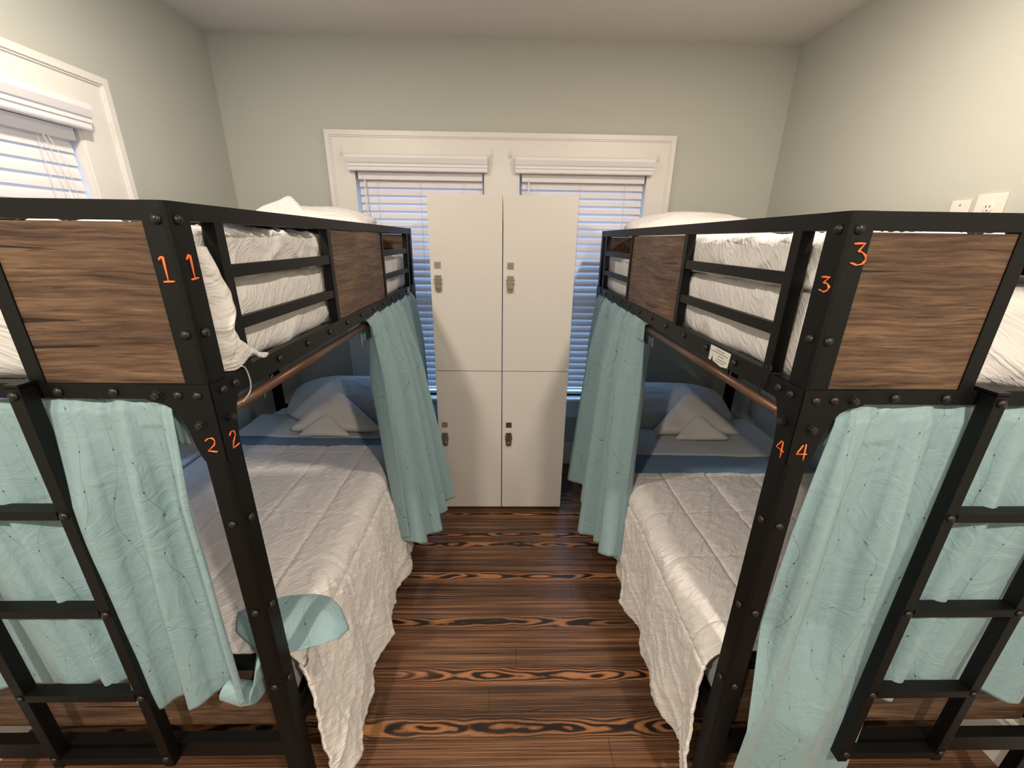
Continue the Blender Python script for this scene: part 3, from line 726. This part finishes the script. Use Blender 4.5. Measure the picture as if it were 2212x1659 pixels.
def quilt(X0, Y0, g, hem_s, hem_z, t1, label, seed):
    """quilted coverlet: flat top, rounded shoulder, hanging side"""
    top = .655; nu, nv = 230, 240; t0 = .074
    L_top = BW - .10; L_sh = .10; L_side = top - .07 - hem_z
    TOT = L_top + L_sh + L_side
    def fn(u, v):
        a = u * TOT; t = t0 + (t1 - t0) * v
        if a < L_top: s, z, nx, nz = BW - .045 - a, top, 0, 1
        elif a < L_top + L_sh:
            q = (a - L_top) / L_sh * PI / 2; s0 = BW - .045 - L_top; s, z, nx, nz = s0 - .065 * math.sin(q), top - .07 * (1 - math.cos(q)), -math.sin(q), math.cos(q)
        else:
            q = (a - L_top - L_sh) / L_side; s0 = BW - .045 - L_top - .065; s, z, nx, nz = s0 + (hem_s - s0) * q ** .8, top - .07 - L_side * q, -1, 0
            # hanging folds
            fa = .016 * q ** .7; s -= fa * (math.sin(t * 17 + seed + q * 2.2) + .6 * math.sin(t * 33 + seed * 2 - q * 1.5)) + .010 * ridge(t * 6 + q * 3.0, q * 1.5 - t * 2, seed) * q
        # quilting
        gl = 0
        aa = a
        for ln in (.16, .38, .60, .82, 1.04):
            dd = abs(aa - ln); gl += math.exp(-(dd / .006) ** 2)
        for ln in (.16, .42, .68, .94, 1.18):
            dd = abs(t - ln - .012 * math.sin(a * 5)); gl += .7 * math.exp(-(dd / .005) ** 2)
        puff = .0035 * abs(math.sin(PI * (aa - .16) / .22)) ** .5
        k = -.006 * gl + puff + .0035 * ridge(t * 8 + a * 9, a * 4 - t * 5, seed) + .0025 * ridge(t * 20 + a * 12, a * 16 - t * 9, seed + 3) + .006 * N(t * 3, a * 3, seed)
        if a > L_top + .06: k += .004 * ridge(t * 26 + z * 5, z * 7 + t * 5, seed + 7)
        s += nx * k; z += nz * k
        # rounding at the foot and the hem slant
        if t < .18 and a < L_top + L_sh: z -= 2.6 * (.18 - t) ** 2
        if a > L_top + L_sh:
            q = (a - L_top - L_sh) / L_side; z += .012 * math.sin(t * 9 + seed) * q; 
            if t < .35: z -= .03 * q * (.35 - t) / .28
            t += -.055 * q * max(0, 1 - (t - t0) / .5) 
        return (X0 + g * s, Y0 + t, z)
    V, F = grid(fn, nu, nv)
    o = obj('quilt', (V, F), M_quilt, smooth=True, origin=(X0 + g * .5, Y0 + .7, .62)); tag(o, label, 'quilt'); solid(o, .010, -1 if g < 0 else 1)
    return o
quilt(XL, YL, -1, -.086, .115, 1.262, 'pale quilt spread over the left lower bunk and hanging into the aisle', 2.2)
quilt(XR, YR, 1, -.020, .155, .975, 'pale quilt spread over the right lower bunk and hanging into the aisle', 6.4)

def band(X0, Y0, g, ta, tb, z, m, name, label, cat, th=.008, side=.22, seed=0, out=0):
    def fn(u, v):
        a = u * (BW - .08 + side); t = ta + (tb - ta) * v; Lt = BW - .11
        if a < Lt: s, zz = BW - .045 - a, z
        else:
            q = min(1, (a - Lt) / .09); s = BW - .045 - Lt - .06 * math.sin(q * PI / 2) - out; zz = z - .07 * (1 - math.cos(q * PI / 2)) - max(0, a - Lt - .09)
        zz += .005 * N(s * 5, t * 6, seed) + .003 * ridge(s * 4 + t * 3, t * 9, seed)
        t2 = t + .010 * math.sin(a * 4 + seed) * (1 - v) + .008 * math.sin(a * 6 + seed * 2) * v
        return (X0 + g * s, Y0 + t2, zz)
    o = obj(name, grid(fn, 90, max(8, int((tb - ta) / .02))), m, smooth=True, origin=(X0 + g * .5, Y0 + ta, z)); tag(o, label, cat); solid(o, th, 0)
band(XL, YL, -1, 1.24, 1.40, .640, M_blue, 'blanket', 'blue blanket edge showing as a strip above the quilt of the left lower bunk', 'blanket', seed=1)
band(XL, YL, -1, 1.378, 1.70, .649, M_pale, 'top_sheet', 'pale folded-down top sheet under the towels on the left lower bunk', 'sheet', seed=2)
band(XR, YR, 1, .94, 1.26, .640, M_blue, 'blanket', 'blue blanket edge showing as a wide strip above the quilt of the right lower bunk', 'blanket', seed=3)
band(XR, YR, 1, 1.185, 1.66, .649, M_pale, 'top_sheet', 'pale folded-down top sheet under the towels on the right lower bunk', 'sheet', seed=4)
# blue sheet corner showing under the quilt at the foot of the right lower bunk
o = obj('fitted_sheet_corner', grid(lambda u, v: (XR + .018 + .03 * u + .006 * math.sin(v * 14), YR + .058 + .02 * u * u, .66 - .24 * v), 6, 30), M_ltblue, smooth=True, origin=(XR + .03, YR + .06, .5))
tag(o, 'light blue sheet corner hanging at the foot of the right lower bunk behind the post', 'sheet'); solid(o, .004, 0); o.name = 'sheet_corner'

# ------------------------------------------------------------ curtains
def lerp_poly(P, u):
    x = u * (len(P) - 1); i = min(int(x), len(P) - 2); q = x - i
    return Vector(P[i]).lerp(Vector(P[i + 1]), q)
def curtain(top, bot, nrm, folds, amp0, amp1, label, grp, seed=0, width=1.3, nu=240, nv=130, pocket=.085, head=.032, off=.021, bend=None, rclr=.0045):
    """top / bot: polylines along the rod and along the hem; pocket sewn round the rod at the top"""
    nrm = Vector(nrm); UV = []
    Lp = pocket; hgt = (Vector(top[0]) - Vector(bot[0])).length
    def fn(u, v):
        T_ = lerp_poly(top, u); B_ = lerp_poly(bot, u)
        vb = .10
        if v < vb:      # back of the pocket, going up
            q = v / vb; dz = -Lp + (Lp + head) * q; side = -off * (1 - q ** 6); w = 0; P = T_ + Vector((0, 0, dz))
        else:
            q = (v - vb) / (1 - vb); q = q ** 1.15
            P0 = T_ + Vector((0, 0, head)); side = off * min(1, q * 26) * max(0, 1 - q * 1.6) if q * 26 > 1 else off * q * 26
            P = P0.lerp(B_, q); w = q
            side = off * min(1, q * 30) * (1 - .6 * q)
        ph = 2 * PI * folds * (u + .035 * math.sin(u * 11 + seed) + .02 * w * math.sin(u * 5 + seed * 2)) + seed
        wf = amp0 + (amp1 - amp0) * min(1, max(0, w * 4.0 - .10))
        s1_ = math.sin(ph); fold = (abs(s1_) ** .75) * (1 if s1_ > 0 else -1) + .35 * math.sin(ph * .5 + 1 + seed)
        dn = side + wf * fold + .004 * N(u * 20, w * 4, seed)
        if v < vb * .9: dn = min(dn, -rclr)
        elif w < .075: dn = max(dn, rclr) if w > .012 else dn
        P = P + nrm * dn
        tz = (.010 * N(u * 17, seed, 1) + .006 * math.sin(ph)) * max(0, 1 - w * 8) if v > .06 else 0
        P.z += tz
        if bend: P = bend(u, w, P)
        UV.append((u * width, -w * hgt)); return tuple(P)
    V, F = grid(fn, nu, nv)
    o = obj('curtain', (V, F), M_curt, smooth=True, uv=UV, flip=False, origin=tuple((Vector(top[0]) + Vector(top[-1])) / 2)); tag(o, label, 'curtain', grp); solid(o, .0014, 0)
    return o
zr = 1.388
GS, GF = None, None
# aisle side, left bed: drawn to the far end, hem pushed out over the quilt
curtain([(XL - .012, 1.74, zr), (XL - .012, 2.05, zr), (XL - .012, 2.36, zr), (XL - .012, 2.66, zr)],
        [(-.485, 1.722, .30), (-.462, 1.735, .25), (-.425, 1.83, .19), (-.392, 1.91, .20), (-.378, 2.07, .22), (-.352, 2.20, .23), (-.43, 2.29, .27), (-.51, 2.45, .30), (-.56, 2.66, .30)],
        (1, 0, 0), 6.5, .014, .044, 'teal curtain gathered at the far end of the left bunk, beside the lockers', GS, 1.1, 1.3, rclr=.016)
curtain([(XR + .012, 1.745, zr), (XR + .012, 2.05, zr), (XR + .012, 2.36, zr), (XR + .012, 2.66, zr)],
        [(.568, 1.555, .30), (.543, 1.60, .29), (.540, 1.74, .24), (.480, 1.88, .19), (.53, 2.10, .20), (.515, 2.27, .21), (.495, 2.39, .21), (.53, 2.53, .24), (.60, 2.66, .26)],
        (-1, 0, 0), 6.5, .014, .040, 'teal curtain gathered at the far end of the right bunk, beside the lockers', GS, 2.7, 1.3, rclr=.016)
# foot end, left bed
zf = 1.402
def FL(s, t, z): return (XL - s, YL + t, z)
def FR(s, t, z): return (XR + s, YR + t, z)
curtain([FL(.088, .020, zf), FL(.20, .020, zf), FL(.37, .020, zf - .004)],
        [FL(.100, .018, .565), FL(.16, .012, .56), FL(.26, .010, .53), FL(.33, .012, .535), FL(.40, .014, .60)],
        (0, -1, 0), 2.6, .006, .027, 'teal curtain with beaded threads at the left bunk foot, right of its ladder', GF, .4, .62, off=.012)
curtain([FL(.385, .022, zf - .006), FL(.60, .022, zf - .008), FL(.95, .022, zf)],
        [FL(.37, .016, .590), FL(.46, .014, .615), FL(.62, .016, .575), FL(.95, .018, .58)],
        (0, -1, 0), 3.3, .005, .016, 'teal curtain hanging behind the ladder of the left bunk', GF, 2.2, .95, off=.012)
def bendR(u, w, P):
    k = min(1, max(0, (w - .50) / .25))
    if k: P.y = P.y * (1 - k) + k * (YR - .004 - (0 if P.x > XR + .335 else .022 + .018 * math.sin(u * 13 + w * 2)))
    return P
curtain([FR(.095, .020, zf), FR(.24, .020, zf + .004), FR(.385, .020, zf - .004)],
        [FR(.045, .012, .17), FR(.18, .008, .15), FR(.33, .010, .14), FR(.44, .012, .18)],
        (0, -1, 0), 2.4, .006, .026, 'long teal curtain with beaded threads at the right bunk foot, left of its ladder', GF, 5.2, .62, off=.012, bend=bendR)
curtain([FR(.40, .022, zf - .012), FR(.62, .022, zf - .010), FR(.95, .022, zf)],
        [FR(.38, .018, .555), FR(.50, .012, .545), FR(.66, .014, .575), FR(.95, .018, .50)],
        (0, -1, 0), 3.3, .005, .016, 'teal curtain hanging behind the ladder of the right bunk', GF, 3.1, .95, off=.012)
# loose tail of the left front curtain thrown on the quilt
tail = [(-.600, .838), (-.566, .846), (-.520, .858), (-.478, .888), (-.462, .930), (-.500, .975), (-.545, 1.005), (-.600, 1.018), (-.68, 1.010), (-.76, .985), (-.80, .95), (-.77, .89), (-.70, .85)]
c0 = (-.64, .93)
def tailf(u, v):
    P = lerp_poly([(a, b2, 0) for a, b2 in tail + tail[:1]], u); q = v
    x = c0[0] + (P.x - c0[0]) * q; y = c0[1] + (P.y - c0[1]) * q
    z = .672 + .012 * math.sin(x * 20 + y * 26) * (1 - q ** 4) + .006 * (1 - q)
    if y < .95: z -= 1.9 * (.95 - y) ** 2
    if x > -.545: z -= 2.2 * (x + .545) ** 2 * 3
    return (x, y, z)
UVt = []
def tf(u, v):
    p_ = tailf(u, v); UVt.append((p_[0] + .13, p_[1])); return p_
o = obj('curtain_tail', grid(tf, 96, 24), M_curt, smooth=True, uv=UVt, flip=False, origin=(-.6, .93, .67)); solid(o, .002, 0)
o.name = 'loose_cloth'; LOC[o.name] = Vector((-.6, .93, .67)); tag(o, 'loose teal cloth end lying on the quilt at the foot of the left lower bunk', 'cloth')
# rolled hem between curtain and post
def roll(u, v):
    c = lerp_poly([FL(.17, .018, .565), FL(.12, .018, .548), FL(.085, .022, .555), FL(.078, .040, .605), FL(.09, .085, .650)], u); a = v * 2 * PI
    r = .036 * (.8 + .2 * math.sin(u * 3)); return (c.x + .3 * r * math.sin(a * 1 + 1), c.y + r * math.cos(a) * .8, c.z + r * math.sin(a))

o2 = obj('rolled_end', grid(roll, 36, 18), M_curt, o, smooth=True, flip=False)

# rods, wires, cables
def rod(X0, g, ya, yb, label):
    x = X0 + g * .012
    w = empty('tension_rod', (x, ya, zr)); tag(w, label, 'curtain rod')
    obj('outer_tube', tube([(x, ya + .012, zr), (x, (ya + yb) / 2, zr)], .0125, 18), M_rod, w, smooth=True)
    obj('inner_tube', tube([(x, (ya + yb) / 2 - .02, zr), (x, yb - .012, zr)], .0105, 18), M_rod, w, smooth=True)
    for yy in (ya, yb - .012): obj('rubber_cap', tube([(x, yy, zr), (x, yy + .012, zr)], .0145, 18), M_rod, w)
rod(XL, -1, YL + .056, 2.70, 'bronze tension rod under the left upper bunk')
rod(XR, 1, YR + .056, 2.69, 'bronze tension rod under the right upper bunk')
def wire(pts, r, m, label, cat, name):
    P = []
    for i in range(len(pts) - 1):
        a, b2 = Vector(pts[i]), Vector(pts[i + 1]); p0 = Vector(pts[max(i - 1, 0)]); p3 = Vector(pts[min(i + 2, len(pts) - 1)])
        for k in range(8):
            q = k / 8; P.append(.5 * ((2 * a) + (b2 - p0) * q + (2 * p0 - 5 * a + 4 * b2 - p3) * q * q + (-p0 + 3 * a - 3 * b2 + p3) * q ** 3))
    P.append(Vector(pts[-1])); o = obj(name, tube(P, r, 8), m, smooth=True, origin=pts[0]); tag(o, label, cat); return o
wire([FL(.068, .004, zf + .030), FL(.075, .012, zf + .022), FL(.10, .020, zf + .016), FL(.30, .020, zf - .001), FL(.98, .020, zf)], .0018, M_wire, 'thin pale wire carrying the foot-end curtains of the left bunk', 'wire', 'curtain_wire')
wire([FR(.068, .004, zf + .030), FR(.075, .012, zf + .022), FR(.10, .020, zf + .016), FR(.30, .020, zf - .001), FR(.98, .020, zf)], .0018, M_wire, 'thin pale wire carrying the foot-end curtains of the right bunk', 'wire', 'curtain_wire')
wire([(XL - .01, .868, 1.470), (XL + .004, .880, 1.474), (XL + .006, .892, 1.462), (XL + .007, .896, 1.43), (XL + .004, .890, 1.408), (XL - .002, .868, 1.392)], .0016, M_wire, 'pale wire loop hooked over the side rail of the left bunk', 'wire', 'wire_loop')
wire([(XR - .004, .90, 1.480), (XR - .006, .893, 1.474), (XR - .003, .886, 1.482), (XR - .006, .880, 1.470), (XR - .007, .900, 1.44), (XR - .005, .905, 1.41), (XR - .006, .893, 1.43), (XR - .006, .885, 1.462), (XR + .01, .862, 1.47)], .0015, M_bolt, 'twisted dark wire tie on the side rail of the right bunk', 'wire', 'wire_tie')
wire([(XW0 + .005, 2.04, 1.16), (XW0 + .006, 2.03, 1.05), (XW0 + .006, 2.06, .90), (XW0 + .006, 2.05, .78), (XW0 + .006, 2.1, .62)], .003, M_cord, 'thin black cable on the wall behind the left lower bunk', 'cable', 'cable')
wire([(XW1 - .005, 2.16, 1.14), (XW1 - .006, 2.15, 1.02), (XW1 - .006, 2.16, .88), (XW1 - .006, 2.26, .83), (XW1 - .006, 2.42, .82)], .003, M_cord, 'thin black cable on the wall behind the right lower bunk', 'cable', 'cable')
wire([(1.585, 2.60, 1.02), (1.53, 2.60, .93), (1.55, 2.60, .87), (1.61, 2.60, .85), (1.66, 2.60, .90), (1.68, 2.60, .97)], .004, M_wire, 'pale cord looped round the far post of the right lower bunk', 'cord', 'cord')
wire([(-1.50, 2.55, .90), (-1.53, 2.52, .83), (-1.55, 2.50, .76)], .005, M_wire, 'short pale cord beside the far post of the left lower bunk', 'cord', 'cord')

# ------------------------------------------------------------ daylight and view
w = bpy.data.worlds.new('sky'); bpy.context.scene.world = w; w.use_nodes = True
bg = w.node_tree.nodes['Background']; bg.inputs[1].default_value = 1.0
tc = w.node_tree.nodes.new('ShaderNodeTexCoord'); sx = w.node_tree.nodes.new('ShaderNodeSeparateXYZ'); rp = w.node_tree.nodes.new('ShaderNodeValToRGB')
w.node_tree.links.new(tc.outputs['Generated'], sx.inputs[0]); w.node_tree.links.new(sx.outputs[2], rp.inputs[0]); w.node_tree.links.new(rp.outputs[0], bg.inputs[0])
cr_ = rp.color_ramp; cr_.elements[0].position = 0; cr_.elements[0].color = (.16, .30, .66, 1); cr_.elements[1].position = .45; cr_.elements[1].color = (2.0, 3.8, 6.6, 1)
e_ = cr_.elements.new(.12); e_.color = (.30, .52, 1.05, 1)
sc = bpy.context.scene
sc.view_settings.view_transform = 'Standard'; sc.view_settings.look = 'None'; sc.view_settings.gamma = 1; sc.view_settings.use_curve_mapping = False
sc.view_settings.exposure = 0.12
